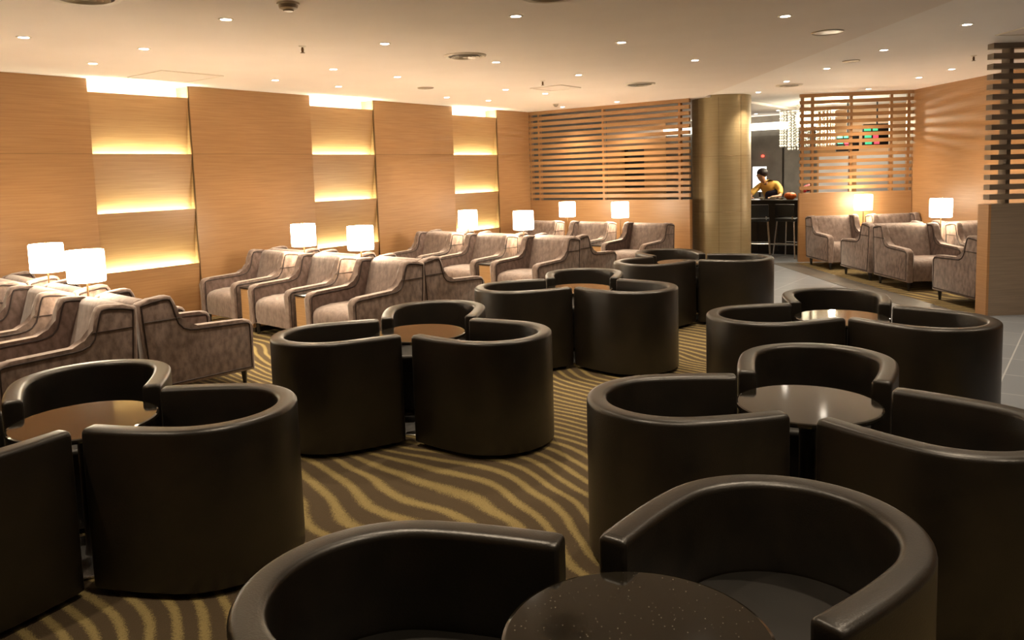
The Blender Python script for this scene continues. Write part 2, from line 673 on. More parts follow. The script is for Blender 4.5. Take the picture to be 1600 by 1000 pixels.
def make_round_table():
    t = thing('round_table', '', 'table')
    obj('table_top', lathe(bmesh.new(), [(0, 0.622), (0.300, 0.622), (0.308, 0.626), (0.310, 0.634), (0.308, 0.642), (0.300, 0.645), (0.24, 0.645), (0, 0.645)], 64), 'stone_top', t, 8)
    bm = bmesh.new()
    for k in range(2):
        if k:
            box(bm, -0.26, 0.26, -0.02, 0.02, 0.60, 0.6205, 0.003)
        else:
            box(bm, -0.02, 0.02, -0.26, 0.26, 0.60, 0.6205, 0.003)
    obj('bracket', bm, 'steel', t)
    obj('pedestal', lathe(bmesh.new(), [(0, 0.016), (0.045, 0.016), (0.038, 0.06), (0.038, 0.58), (0.06, 0.60), (0, 0.60)], 24), 'dark_wood', t)
    obj('base_plate', lathe(bmesh.new(), [(0, 0), (0.24, 0), (0.24, 0.008), (0.235, 0.012), (0.06, 0.018), (0, 0.018)], 40), 'steel', t)
    return t


tub0 = make_tub()
tab0 = make_round_table()
used = {'tub': False, 'tab': False}
Z0 = 0.004


def put_tub(x, y, a, label):
    g = 'black leather tub chairs'
    if not used['tub']:
        used['tub'] = True
        tub0.location = (x, y, Z0)
        tub0.rotation_euler = (0, 0, a)
        tub0['label'] = label
        tub0['group'] = g
        return tub0
    return dup(tub0, (x, y, Z0), a, label, g)


def put_table(x, y, rz, label):
    if not used['tab']:
        used['tab'] = True
        tab0.location = (x, y, Z0)
        tab0.rotation_euler = (0, 0, rz)
        tab0['label'] = label
        tab0['group'] = 'round stone topped tables'
        return tab0
    return dup(tab0, (x, y, Z0), rz, label, 'round stone topped tables')


DD = 0.212
CL = {
    'C1': (-3.658, 1.583, 32.3, 'the left foreground table', {1: (-0.03, 0.0, -3), 2: (0.0, -0.01, 0)}),
    'C2': (-3.667, 3.794, 1.8, 'the centre-left table', {0: (0.012, -0.008, 2), 1: (0.005, 0.02, 4), 2: (0.0, -0.01, -3)}),
    'C3': (-3.775, 5.989, -4.4, 'the middle table beyond the centre-left one', {0: (0.0, 0.0, -3), 1: (-0.01, 0.03, 3)}),
    'C4': (-3.767, 8.222, 15.0, 'the farthest table before the column', {0: (0, 0, 0), 1: (0, 0.01, 0)}),
    'C5': (-1.01, 3.485, -17.2, 'the near right table', {0: (0.035, -0.03, 3), 1: (0, 0.015, 0), 2: (-0.012, -0.01, -3)}),
    'C6': (-0.80, 1.52, -33.1, 'the closest table, bottom edge', {0: (0.05, -0.04, 0), 1: (0.055, -0.018, -6), 2: (-0.012, 0.0, 0)}),
    'C7': (-1.406, 5.618, -10.6, 'the far right table by the walkway', {0: (0, 0, -3), 1: (0.0, 0.01, 0), 2: (0.0, 0.0, 0)}),
}
POS = {0: 'right-hand', 1: 'far', 2: 'left-hand'}
TL = {
    'C1': 'round dark stone table at the left edge, in the foreground cluster of tub chairs',
    'C2': 'round brown-looking stone table in the centre-left cluster of tub chairs',
    'C3': 'round glossy table with streaky reflections in the middle cluster behind the centre-left one',
    'C4': 'small-looking round table farthest back, in the tub chairs before the column',
    'C5': 'round table with one bright light dot reflected on top, near right cluster',
    'C6': 'large black speckled round table cut off by the bottom edge',
    'C7': 'round table mirroring the chandelier and slats, far right cluster beside the walkway'}
for key, (cx, cy, th, where, off) in CL.items():
    tx, ty = (cx, cy-0.035) if key == 'C6' else (cx, cy)
    put_table(tx, ty, math.radians(th+60), TL[key])
    for k in range(3):
        dx, dy, da = off.get(k, (0, 0, 0))
        a = math.radians(th+120*k)
        if key == 'C6' and k == 0:
            lab = 'black leather tub chair just below the bottom edge of the view'
        else:
            lab = 'black leather tub chair, %s of three at %s' % (POS[k], where)
        put_tub(cx+DD*math.cos(a)+dx, cy+DD*math.sin(a)+dy, a+math.radians(da), lab)


# ---------------------------------------------------------------- wing armchairs
SIDE = [(0.0, 0.12), (0.89, 0.12), (0.905, 0.30), (0.94, 0.80), (0.925, 0.815), (0.84, 0.835), (0.74, 0.848), (0.70, 0.845), (0.672, 0.835), (0.652, 0.80), (0.636, 0.745),
        (0.62, 0.68), (0.603, 0.63), (0.575, 0.597), (0.535, 0.581), (0.48, 0.575), (0.30, 0.568), (0.10, 0.560), (0.05, 0.556), (0.02, 0.543), (0.004, 0.52), (0.0, 0.49)]
HW = 0.405
AT = 0.088


def make_armchair():
    t = thing('armchair', '', 'armchair')
    insp = offset_poly(SIDE, 0.030)
    for s in (-1, 1):
        x0, x1 = (HW-AT, HW) if s > 0 else (-HW, -HW+AT)
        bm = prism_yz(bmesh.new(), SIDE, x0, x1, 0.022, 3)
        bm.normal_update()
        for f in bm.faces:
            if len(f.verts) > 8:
                f.material_index = 1 if f.calc_center_median().x*s < HW-AT/2 else 2  # inner faces take the shaded velvet copy, outer faces the half-shaded one
        a = obj('arm', bm, ['velvet', 'velvet_shade', 'velvet_half_shade'], t, 50)
        bm = bmesh.new()
        tube_yz(bm, insp, s*(HW+0.0005), 0.0065)
        tube_yz(bm, [p for p in insp], s*(HW-AT-0.0005), 0.0065)
        tube(bm, [(s*(HW+0.001), 0.905, 0.66), (s*(HW+0.001), 0.615, 0.66)], 0.004, 5)
        obj('piping', bm, 'piping', a)
    back = [(0.67, 0.36), (0.87, 0.12), (0.89, 0.12), (0.90, 0.30), (0.935, 0.79), (0.925, 0.812), (0.89, 0.828), (0.85, 0.830), (0.815, 0.815), (0.795, 0.785), (0.785, 0.74)]
    obj('backrest', prism_yz(bmesh.new(), back, -HW+AT+0.001, HW-AT-0.001, 0.006, 2), 'velvet', t, 50)
    seat = [(0.04, 0.13), (0.86, 0.13), (0.72, 0.37), (0.69, 0.395), (0.50, 0.415), (0.25, 0.418), (0.14, 0.410), (0.075, 0.392), (0.04, 0.36), (0.028, 0.31), (0.032, 0.2)]
    obj('seat', prism_yz(bmesh.new(), seat, -HW+AT+0.001, HW-AT-0.001, 0.012, 2), 'velvet', t, 50)
    for sx in (-1, 1):
        for yy in (0.07, 0.82):
            bm = bmesh.new()
            lathe(bm, [(0, 0), (0.016, 0), (0.03, 0.125), (0, 0.125)], 4, sx*0.34, yy)
            obj('leg', bm, 'dark_wood', t)
    return t


def make_side_table():
    t = thing('side_table', '', 'table')
    obj('cabinet', B(-0.112, 0.112, 0.05, 0.89, 0.06, 0.488), 'table_wood', t)
    obj('table_top', B(-0.118, 0.118, 0.04, 0.90, 0.49, 0.508, 0.003), 'dark_wood', t)
    obj('plinth', B(-0.10, 0.10, 0.08, 0.87, 0.0, 0.06), 'dark_wood', t)
    return t


LPL = bpy.data.lights.new('table_lamp_bulb', 'POINT')
LPL.energy = 6.5
LPL.color = (1.0, 0.86, 0.68)
LPL.shadow_soft_size = 0.04


def lamp_light(x, y):
    o = bpy.data.objects.new('table_lamp_bulb', LPL)
    COL.objects.link(o)
    o.location = (x, y, Z0+0.509+0.53)


def make_lamp():
    t = thing('table_lamp', '', 'lamp')
    obj('base', lathe(bmesh.new(), [(0, 0), (0.062, 0), (0.062, 0.008), (0.02, 0.016), (0, 0.016)], 28), 'bronze', t)
    obj('pole', lathe(bmesh.new(), [(0, 0.014), (0.0075, 0.014), (0.0075, 0.45), (0, 0.45)], 10), 'bronze', t)
    bm = bmesh.new()
    lathe(bm, [(0.136, 0.42), (0.137, 0.405), (0.141, 0.404), (0.144, 0.415), (0.145, 0.44), (0.145, 0.63), (0.144, 0.655), (0.141, 0.666), (0.137, 0.665), (0.136, 0.65), (0.136, 0.42)], 40)
    obj('lamp_shade', bm, 'shade_glow', t, 50)
    bm = bmesh.new()
    for k in range(3):
        a = 2*PI*k/3
        tube(bm, [(0, 0, 0.655), (0.138*math.cos(a), 0.138*math.sin(a), 0.655)], 0.003, 5)
    tube(bm, [(0, 0, 0.44), (0, 0, 0.66)], 0.004, 6)
    obj('shade_carrier', bm, 'bronze', t)
    obj('finial', lathe(bmesh.new(), [(0, 0.664), (0.008, 0.664), (0.008, 0.68), (0, 0.684)], 10), 'bronze', t)
    return t


ac0 = make_armchair()
st0 = make_side_table()
lp0 = make_lamp()
first = {'a': True, 's': True, 'l': True}


def put(kind, proto, x, y, z, rz, label, group):
    if first[kind]:
        first[kind] = False
        proto.location = (x, y, z)
        proto.rotation_euler = (0, 0, rz)
        proto['label'] = label
        proto['group'] = group
        return proto
    return dup(proto, (x, y, z), rz, label, group)


RN = {0: ('front-most armchair row', 'at the left edge'), 1: ('second armchair row', ''), 2: ('third armchair row', ''), 3: ('back armchair row', 'before the slat screen')}
CN = ['nearest the wood wall', 'in the middle', 'at the aisle end']
TR = math.radians(4.5)
rex = Vector((-math.cos(TR), math.sin(TR)))
rey = Vector((math.sin(TR), math.cos(TR)))
rows = [  # aisle-side back corner of the row, pitch, lamp offset along the depth
    ((-5.66, 2.89), 1.19, 0.14),
    ((-5.585, 5.895), 1.10, -0.085),
    ((-5.555, 8.90), 1.10, -0.07),
    ((-5.51, 11.70), 1.12, -0.14),
]
AG = 'velvet wing armchairs in the left rows'
LG = 'lit table lamps on side tables'
SG = 'narrow wooden side tables between armchairs'
for i, (o_, P, lo_) in enumerate(rows):
    O_ = Vector(o_)
    for j in range(3):
        n_ = 2-j                     # 0 = aisle end
        b_ = O_+rex*(HW+n_*P)
        f_ = b_-rey*0.945
        put('a', ac0, f_.x, f_.y, Z0, -TR, 'velvet wing armchair facing the camera, %s, %s' % (RN[i][0], CN[j]), AG)
        if i < 3:
            f_ = b_+rey*(0.945+0.02)+rex*0.085
            put('a', ac0, f_.x, f_.y, Z0, PI-TR, 'velvet wing armchair turned away, backing the %s, %s' % (RN[i][0], CN[j]), AG)
    for j in range(2):
        n_ = 1-j
        g_ = O_+rex*(HW+(n_+0.5)*P)
        side = ('on the wall side', 'on the aisle side')[j]
        if i:
            q_ = g_-rey*0.93
            put('s', st0, q_.x, q_.y, Z0, -TR, 'narrow wooden side table in the %s, %s' % (RN[i][0], side), SG)
        else:
            q_ = g_+rey*0.84+rex*0.05
            put('s', st0, q_.x, q_.y, Z0, PI-TR, 'narrow wooden side table in the %s, %s' % (RN[i][0], side), SG)
        q_ = g_+rey*(lo_ if i or j == 0 else 0.045)+rex*((0.07, 0.06)[j] if i == 0 else 0)
        put('l', lp0, q_.x, q_.y, Z0+0.509, 0, 'glowing white drum lamp in the %s, %s' % (RN[i][0], side), LG)
        lamp_light(q_.x, q_.y)

ang = math.atan2(u.y, u.x)+PI/2     # chair front (-Y local) along u
AR = 'velvet wing armchairs in the right-hand bay'
TD = [0.385, 1.435]
rn = [(-1.38, 1, 'backed against the slat screen'), (-0.97, -1, 'facing the slat screen'), (0.97, 1, 'mid-bay, facing the half wall'), (1.54, -1, 'backed against the half wall')]
for s, sg, txt in rn:
    for q, td in enumerate(TD):
        o = pr(s, td)
        rz = ang if sg > 0 else ang+PI
        put('a', ac0, o[0], o[1], Z0, rz, 'beige wing armchair, right bay, %s, %s' % (txt, ('on the walkway side', 'by the wood wall')[q]), AR)
    o = pr(s-sg*0.025, (TD[0]+TD[1])/2)
    if s != -0.97:
        put('s', st0, o[0], o[1], Z0, rz if sg < 0 else ang, 'narrow wooden side table, right bay, between armchairs %s' % txt, SG)
o = pr(-2.14, 0.91)
put('l', lp0, o[0], o[1], Z0+0.509, 0, 'smaller-looking glowing drum lamp in the right bay near the slat screen', LG)
lamp_light(*o)
o = pr(0.14, 0.905)
put('l', lp0, o[0], o[1], Z0+0.509, 0, 'larger-looking glowing drum lamp in the right bay before the wood wall', LG)
lamp_light(*o)

# ---------------------------------------------------------------- ceiling fittings
DL = bpy.data.lights.new('downlight_lamp', 'SPOT')
DL.energy = SPOT_W
DL.color = WARM
DL.spot_size = math.radians(105)
DL.spot_blend = 0.9
DL.shadow_soft_size = 0.03


def make_downlight():
    t = thing('downlight', '', 'ceiling light')
    bm = lathe(bmesh.new(), [(0.038, 0.0), (0.038, -0.004), (0.052, -0.006), (0.056, -0.001), (0.056, 0.0)], 28)
    obj('trim_ring', bm, 'white_metal', t)
    obj('lens', lathe(bmesh.new(), [(0, -0.0035), (0.038, -0.0035)], 24), 'downlight_glow', t)
    return t


dl0 = make_downlight()
fd = [True]
LL = [(-6.85, 2.756), (-7.877, 3.767), (-6.761, 3.685), (-5.173, 3.457), (-6.711, 5.768), (-7.864, 5.864), (-7.91, 6.869), (-5.153, 5.031), (-6.739, 6.764), (-5.201, 6.7),
      (-8.006, 9.067), (-7.947, 10.005), (-6.785, 8.942), (-3.597, 4.896), (-6.735, 9.858), (-3.624, 6.58), (-5.199, 8.345), (-6.756, 12.075), (-7.903, 12.114), (-3.64, 8.266), (-2.071, 6.447)]
RL = [(-2.883, 10.637), (-1.963, 9.445), (-1.035, 8.318), (-3.742, 11.722), (-3.155, 14.1), (-2.2, 12.904), (-1.678, 12.147), (-4.612, 13.001)]
BL = [(-8.0, 13.9), (-7.0, 14.6), (-6.3, 14.0), (-5.6, 17.0), (-6.3, 17.6), (-4.4, 16.0)]
UNSEEN_FILL = [(0.4, 7.6), (0.9, 6.0), (0.3, 9.0), (-5.2, 1.7), (-3.6, 3.2), (-6.8, 1.2), (-2.0, 4.6), (-0.4, 4.9), (-2.0, 1.6), (-3.6, 0.2), (-0.4, 1.6), (-0.4, 3.2), (1.2, 2.4)]   # unseen downlights added to brighten the foreground and the right side
COLN = ['line nearest the wood wall', 'second line from the wood wall', 'third line from the wood wall', 'fourth line from the wood wall', 'rightmost line over the tub chairs']
bounds = [(-9, -7.4), (-7.4, -6), (-6, -4.5), (-4.5, -3), (-3, 1)]
ORD = ['first', 'second', 'third', 'fourth', 'fifth', 'sixth', 'seventh', 'eighth']


def put_dl(x, y, z, label, power=1.0):
    if fd[0]:
        fd[0] = False
        dl0.location = (x, y, z)
        dl0['label'] = label
        dl0['group'] = 'recessed ceiling downlights'
        r = dl0
    else:
        r = dup(dl0, (x, y, z), 0, label, 'recessed ceiling downlights')
    ld = DL
    if power != 1.0:
        ld = DL.copy()
        ld.energy = SPOT_W*power
    o = bpy.data.objects.new('downlight_lamp', ld)
    COL.objects.link(o)
    o.location = (x, y, z-0.02)
    return r


for ci, (a, c) in enumerate(bounds):
    L_ = sorted([p for p in LL if a < p[0] <= c], key=lambda p: p[1])
    for k, (x, y) in enumerate(L_):
        put_dl(x, y, CZL, 'recessed downlight, %s from the camera in the %s' % (ORD[k], COLN[ci]))
for k, (x, y) in enumerate(sorted(RL, key=lambda p: p[1])):
    put_dl(x, y, CZR, 'small bright recessed downlight in the lighter right-hand ceiling, %s from the camera' % ORD[k], 0.9)
for k, (x, y) in enumerate(sorted(BL, key=lambda p: p[1])):
    put_dl(x, y, CZL if x < -5.34 else CZR, 'small recessed downlight behind the slat screens, %s from the front' % ORD[k], 0.22)
for k, (x, y) in enumerate(UNSEEN_FILL):
    put_dl(x, y, CZL, 'added fill downlight outside the view, %s' % ('over the tile walkway right of the view', 'right of the far right table', 'in front of the half wall', 'over the left foreground', 'over the centre foreground', 'over the front armchair row', 'over the right tub chairs', 'over the near right table', 'over the closest table', 'left of the camera', 'over the camera', 'between the two nearest tables', 'right of the camera')[k], 0.75 if k < 3 else 0.7)


def make_diffuser(r, x, y, z, label):
    t = thing('air_diffuser', label, 'vent', (x, y, z))
    obj('rim', lathe(bmesh.new(), [(r*0.80, 0), (r*0.80, -0.012), (r*0.93, -0.020), (r, -0.006), (r, 0)], 48), 'white_metal', t)
    obj('throat', lathe(bmesh.new(), [(0, -0.001), (r*0.8, -0.001)], 48), 'black', t)
    for q in (0.68, 0.50, 0.32):
        obj('cone_ring', lathe(bmesh.new(), [(r*(q-0.10), -0.003), (r*q, -0.022), (r*(q+0.015), -0.020), (r*(q-0.07), -0.001)], 40), 'grey_metal', t)
    obj('hub', lathe(bmesh.new(), [(r*0.13, -0.002), (r*0.13, -0.02), (0, -0.022)], 24), 'grey_metal', t)


make_diffuser(0.21, -5.12, 6.10, CZL, 'round metal air diffuser in the middle of the ceiling')
make_diffuser(0.21, -5.16, 9.88, CZL, 'round air diffuser in the ceiling in front of the back slat screen')
make_diffuser(0.22, -5.15, 2.44, CZL, 'round air diffuser cut off at the top left edge')
make_diffuser(0.21, -3.00, 4.47, CZL, 'round air diffuser cut off at the top edge, centre')
make_diffuser(0.20, -3.87, 12.25, CZR, 'round air diffuser in the lighter ceiling before the bar')


def square_vent(x, y, z, w_, h_, label, rz=0):
    t = thing('ceiling_hatch', label, 'ceiling panel', (x, y, z), rz)
    bm = bmesh.new()
    for a in ((-w_, w_, -h_, -h_+0.02), (-w_, w_, h_-0.02, h_), (-w_, -w_+0.02, -h_+0.02, h_-0.02), (w_-0.02, w_, -h_+0.02, h_-0.02)):
        box(bm, a[0], a[1], a[2], a[3], -0.010, 0)
    obj('frame', bm, 'white_metal', t)
    obj('panel', B(-w_+0.022, w_-0.022, -h_+0.022, h_-0.022, -0.006, 0), 'ceiling_paint', t)


square_vent(-8.25, 4.84, CZL, 0.36, 0.36, 'square flush ceiling hatch above the left lit niche')
square_vent(-6.19, 9.32, CZL, 0.26, 0.26, 'small square ceiling hatch towards the back slat screen')
square_vent(-0.50, 9.00, CZR, 0.45, 0.16, 'grey slot vent in the ceiling at the right edge', math.atan2(u.y, u.x))


def speaker(x, y, z, r, label):
    t = thing('ceiling_speaker', label, 'speaker', (x, y, z))
    obj('grille', lathe(bmesh.new(), [(0, -0.008), (r*0.9, -0.007), (r*0.92, -0.003)], 36), 'grey_metal', t)
    obj('rim', lathe(bmesh.new(), [(r*0.92, -0.003), (r*0.94, -0.010), (r, -0.004), (r, 0)], 36), 'grey_metal', t)


speaker(-7.32, 7.87, CZL, 0.11, 'flat round ceiling speaker between the second and third armchair rows')
speaker(-2.03, 7.50, CZL, 0.14, 'flat round grey ceiling speaker beside the edge of the lighter ceiling')
speaker(-2.46, 10.10, CZR, 0.10, 'flat round ceiling speaker in the lighter right-hand ceiling')


def sprinkler(x, y, z, label):
    t = thing('sprinkler', label, 'sprinkler', (x, y, z))
    obj('escutcheon', lathe(bmesh.new(), [(0, -0.012), (0.022, -0.010), (0.036, 0.0)], 20), 'white_metal', t)
    obj('nozzle', lathe(bmesh.new(), [(0, -0.055), (0.010, -0.055), (0.012, -0.03), (0.008, -0.012), (0, -0.012)], 12), 'bronze', t)
    obj('deflector', lathe(bmesh.new(), [(0, -0.062), (0.020, -0.062), (0.020, -0.058), (0, -0.056)], 14), 'bronze', t)


sprinkler(-5.74, 4.59, CZL, 'small brass fire sprinkler hanging from the ceiling at upper left')
sprinkler(-5.83, 8.48, CZL, 'small fire sprinkler in the ceiling near the back slat screen')
sprinkler(-1.27, 10.83, CZR, 'small fire sprinkler in the lighter ceiling at the right')


def detector(x, y, z, r, label):
    t = thing('smoke_detector', label, 'smoke detector', (x, y, z))
    obj('base', lathe(bmesh.new(), [(0, -0.012), (r, -0.012), (r, 0)], 28), 'white_metal', t)
    obj('sensor_head', lathe(bmesh.new(), [(0, -0.055), (r*0.45, -0.055), (r*0.5, -0.045), (r*0.8, -0.035), (r*0.88, -0.012)], 28), 'grey_metal', t)


detector(-4.43, 3.443, CZL, 0.075, 'round smoke detector at the top edge of the view')
detector(-7.61, 11.45, CZL, 0.05, 'small smoke detector on the ceiling near the back left corner')

# ---------------------------------------------------------------- bar area behind
bt = thing('bar_counter', 'black bar counter beyond the column where a person is leaning', 'counter', (-6.6, 15.2, 0))
obj('body', B(0, 2.45, 0, 0.6, 0, 1.01), 'black', bt)
obj('counter_top', B(-0.03, 2.48, -0.04, 0.62, 1.01, 1.05, 0.004), 'dark_wood', bt)
obj('foot_rail', tube(bmesh.new(), [(0.1, -0.12, 0.2), (2.4, -0.12, 0.2)], 0.018, 10), 'steel', bt)
for k in range(6):
    obj('front_panel', B(0.04+0.4*k, 0.40+0.4*k, -0.012, 0, 0.05, 0.97), 'dark_wood', bt)


def bar_stool(x, y, rz, label):
    t = thing('bar_stool', label, 'stool', (x, y, 0), rz, 'bar stools at the counter')
    obj('seat', B(-0.2, 0.2, -0.2, 0.2, 0.68, 0.74, 0.02), 'black', t)
    obj('backrest', B(-0.19, 0.19, -0.21, -0.17, 0.78, 1.0, 0.015), 'black', t)
    for sx in (-1, 1):
        for sy in (-1, 1):
            obj('leg', tube(bmesh.new(), [(sx*0.17, sy*0.17, 0.68), (sx*0.22, sy*0.23, 0.0)], 0.013, 8), 'steel', t)
    bm = bmesh.new()
    for a, c in (((-0.2, -0.2), (0.2, -0.2)), ((0.2, -0.2), (0.2, 0.2)), ((0.2, 0.2), (-0.2, 0.2)), ((-0.2, 0.2), (-0.2, -0.2))):
        tube(bm, [(*a, 0.27), (*c, 0.27)], 0.009, 6)
    obj('footrest', bm, 'steel', t)
    obj('back_post', tube(bmesh.new(), [(0.15, -0.19, 0.70), (0.15, -0.20, 0.80)], 0.01, 6), 'steel', t)


bar_stool(-5.16, 14.55, 0.3, 'dark bar stool with chrome legs beside the column edge')
bar_stool(-4.62, 14.72, -0.2, 'dark bar stool with chrome legs in front of the counter, by the screen post')


def bowl(x, y, z, r, mat, label, name='bowl'):
    o = obj(name, lathe(bmesh.new(), [(0, 0), (r*0.45, 0), (r*0.8, r*0.35), (r, r*0.75), (r*0.94, r*0.75), (r*0.7, r*0.35), (0, r*0.12)], 24), mat, loc=(x, y, z))
    tag(o, label, 'bowl', 'bowls on the bar counter')


bowl(-5.40, 15.42, 1.051, 0.06, 'china', 'small white bowl on the bar counter, in front of the person')
bowl(-5.17, 15.42, 1.051, 0.07, 'china', 'white bowl in the middle of the bar counter')
bowl(-5.02, 15.42, 1.051, 0.05, 'china', 'small white bowl beside the orange gourd')
g = thing('pumpkin', 'orange ribbed pumpkin on the bar counter', 'pumpkin', (-4.84, 15.42, 1.051))
bm = bmesh.new()
lathe(bm, [(0, 0.01), (0.06, 0.0), (0.11, 0.04), (0.125, 0.075), (0.10, 0.115), (0.05, 0.135), (0, 0.12)], 40)
for q in bm.verts:
    a = math.atan2(q.co.y, q.co.x)
    f_ = 1-0.07*abs(math.sin(a*5))
    q.co.x *= f_
    q.co.y *= f_
obj('flesh', bm, 'orange_skin', g, 60)
obj('stem', tube(bmesh.new(), [(0, 0, 0.12), (0.005, 0, 0.15), (0.02, 0, 0.165)], 0.008, 6), 'green_leaf', g)
fl = thing('flower_arrangement', 'red flower ball in a low glass vase at the end of the bar counter', 'flowers', (-4.55, 15.62, 1.051))
obj('vase', lathe(bmesh.new(), [(0, 0), (0.05, 0), (0.06, 0.08), (0.05, 0.12), (0, 0.12)], 20), 'china', fl)
bm = bmesh.new()
for k in range(26):
    a, e = random.random()*2*PI, random.random()*PI*0.6
    bmesh.ops.create_icosphere(bm, subdivisions=1, radius=0.035, matrix=Matrix.Translation((0.085*math.sin(e)*math.cos(a), 0.085*math.sin(e)*math.sin(a), 0.17+0.085*math.cos(e))))
o = obj('blossoms', bm, 'red_petal', fl)
o['kind'] = 'stuff'

# back wall fittings
tag(obj('wall_cladding', B(-5.95, -4.95, 18.50, 18.59, 0, 2.42), 'grey_wall'), 'grey-brown stone cladding on the wall behind the bar person', 'wall panel')
tag(obj('dark_doorway', B(-6.75, -6.0, 18.50, 18.59, 0, 2.42), 'dark_panel'), 'dark doorway panel at the left behind the bar', 'door')
tag(obj('cove_light', B(-8.95, -5.9, 18.35, 18.59, 2.56, 2.72), 'cove_glow'), 'bright white light cove high on the wall behind the bar', 'light')
area_light('cove_wash', (-7.4, 18.2, 2.6), (math.radians(-80), 0, 0), 3.0, 0.15, 2.5, (1.0, 0.9, 0.7))
sg = thing('lit_panel', 'bright white glowing panel behind the leaning person', 'light', (-5.98, 17.2, 0))
obj('screen', B(-0.24, 0.06, -0.01, 0.01, 1.15, 1.70), 'panel_white', sg)
obj('stand', B(-0.11, -0.07, 0.012, 0.03, 0, 1.68), 'dark_wood', sg)
obj('foot', B(-0.2, 0.02, -0.1, 0.15, 0, 0.02), 'dark_wood', sg)
tag(obj('indicator_light', lathe(bmesh.new(), [(0, -0.03), (0.03, -0.02), (0.035, 0.0), (0.03, 0.02), (0, 0.03)], 16), 'led_red', loc=(-6.45, 18.485, 1.95)), 'small red light on the dark doorway behind the bar', 'light')
tag(obj('wall_display', B(-8.995, -8.90, 16.4, 17.2, 1.2, 2.25), 'black'), 'dark wall screen seen through the slats of the long screen', 'screen')
for k, (x0, x1) in enumerate(((-5.0, -4.32), (-4.22, -3.6), (-3.5, -2.9))):
    p = obj('frosted_panel', B(x0, x1, 17.9, 17.94, 0.9, 1.95), 'frost_panel')
    tag(p, 'pale frosted panel seen through the slats near the monitors, %s' % ('left one', 'middle one', 'right one')[k], 'panel', 'frosted panels behind the right slat screen')
tag(obj('partition_wall', B(-5.05, -1.5, 17.95, 18.05, 0, CZR), 'wall_wood'), 'tan wooden partition behind the frosted panels, seen through the right slat screen', 'wall panel')

# hanging monitors
def monitor(x, y, z0, z1, w_, rz, label):
    t = thing('monitor', label, 'monitor', (x, y, z0), rz, 'hanging flight monitors')
    h = z1-z0
    obj('housing', B(-w_/2, w_/2, -0.03, 0.04, 0, h, 0.006), 'black', t)
    obj('hanger', tube(bmesh.new(), [(0, 0.0, h), (0, 0.0, CZR-z0)], 0.016, 8), 'black', t)
    bm = bmesh.new()
    for a in ((-w_*0.46, -w_*0.22, h*0.70, h*0.92), (-w_*0.44, -w_*0.20, h*0.40, h*0.60), (-w_*0.42, -w_*0.18, h*0.12, h*0.30), (-w_*0.16, w_*0.02, h*0.70, h*0.92)):
        box(bm, a[0], a[1], -0.034, -0.031, a[2], a[3])
    obj('green_sign', bm, 'screen_green', t)
    bm = bmesh.new()
    for a in ((-w_*0.14, w_*0.04, h*0.38, h*0.62), (-w_*0.10, w_*0.08, h*0.12, h*0.32)):
        box(bm, a[0], a[1], -0.034, -0.031, a[2], a[3])
    obj('red_sign', bm, 'screen_red', t)


monitor(-3.53, 16.5, 2.02, 2.46, 0.52, 0.45, 'black hanging monitor with green and red signs, right one behind the slats')
monitor(-4.02, 16.3, 1.95, 2.32, 0.42, 0.45, 'smaller black hanging monitor with green and red signs, left one behind the slats')

# chandelier
ch = thing('chandelier', 'large glowing crystal chandelier hanging beside and behind the right slat screen', 'chandelier', (-4.85, 16.5, 2.05))
obj('frame_ring', tube(bmesh.new(), [(0.52*math.cos(2*PI*i/40), 0.52*math.sin(2*PI*i/40), 0.76) for i in range(40)], 0.014, 8, True), 'steel', ch)
obj('canopy', lathe(bmesh.new(), [(0, 0.88), (0.2, 0.88), (0.2, 0.80), (0.04, 0.78), (0, 0.78)], 28), 'steel', ch)
bm = bmesh.new()
for k in range(4):
    a = PI*k/4
    tube(bm, [(0.52*math.cos(a), 0.52*math.sin(a), 0.76), (-0.52*math.cos(a), -0.52*math.sin(a), 0.76)], 0.01, 6)
obj('spokes', bm, 'steel', ch)
obj('lamp_core', lathe(bmesh.new(), [(0, 0.42), (0.20, 0.44), (0.22, 0.6), (0.20, 0.72), (0, 0.74)], 24), 'crystal_glow', ch)
bm = bmesh.new()
prof = [(0, 0.02)]
for k in range(13):
    zz = -0.055*k
    r_ = 0.013 if k % 2 else 0.019
    prof += [(0.002, zz+r_), (r_, zz), (0.002, zz-r_)]
prof.append((0, -0.70))
lathe(bm, prof, 6)
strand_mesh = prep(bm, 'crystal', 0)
for ringr, cnt in ((0.52, 34), (0.36, 16)):
    for k in range(cnt):
        a = 2*PI*k/cnt
        obj('crystal_strand', strand_mesh, None, ch, loc=(ringr*math.cos(a), ringr*math.sin(a), 0.73 if ringr > 0.4 else 0.66))
area_light('chandelier_lamp', (-4.85, 16.5, 1.98), (0, 0, 0), 0.6, 0.6, 12, (1.0, 0.88, 0.66))
pl = bpy.data.lights.new('chandelier_bulb', 'POINT')
pl.energy = 60
pl.color = (1.0, 0.9, 0.66)
pl.shadow_soft_size = 0.05
po = bpy.data.objects.new('chandelier_bulb', pl)
COL.objects.link(po)
po.location = (-4.22, 16.1, 2.42)

# ---------------------------------------------------------------- the leaning person
def skin_chain(bm, layer, pts, root=False):
    vs = []
    for p, r_ in pts:
        q = bm.verts.new(p)
        q[layer].radius = r_ if isinstance(r_, tuple) else (r_, r_)
        vs.append(q)
    for a, c in zip(vs, vs[1:]):
        bm.edges.new((a, c))
    if root:
        vs[0][layer].use_root = True
    return vs


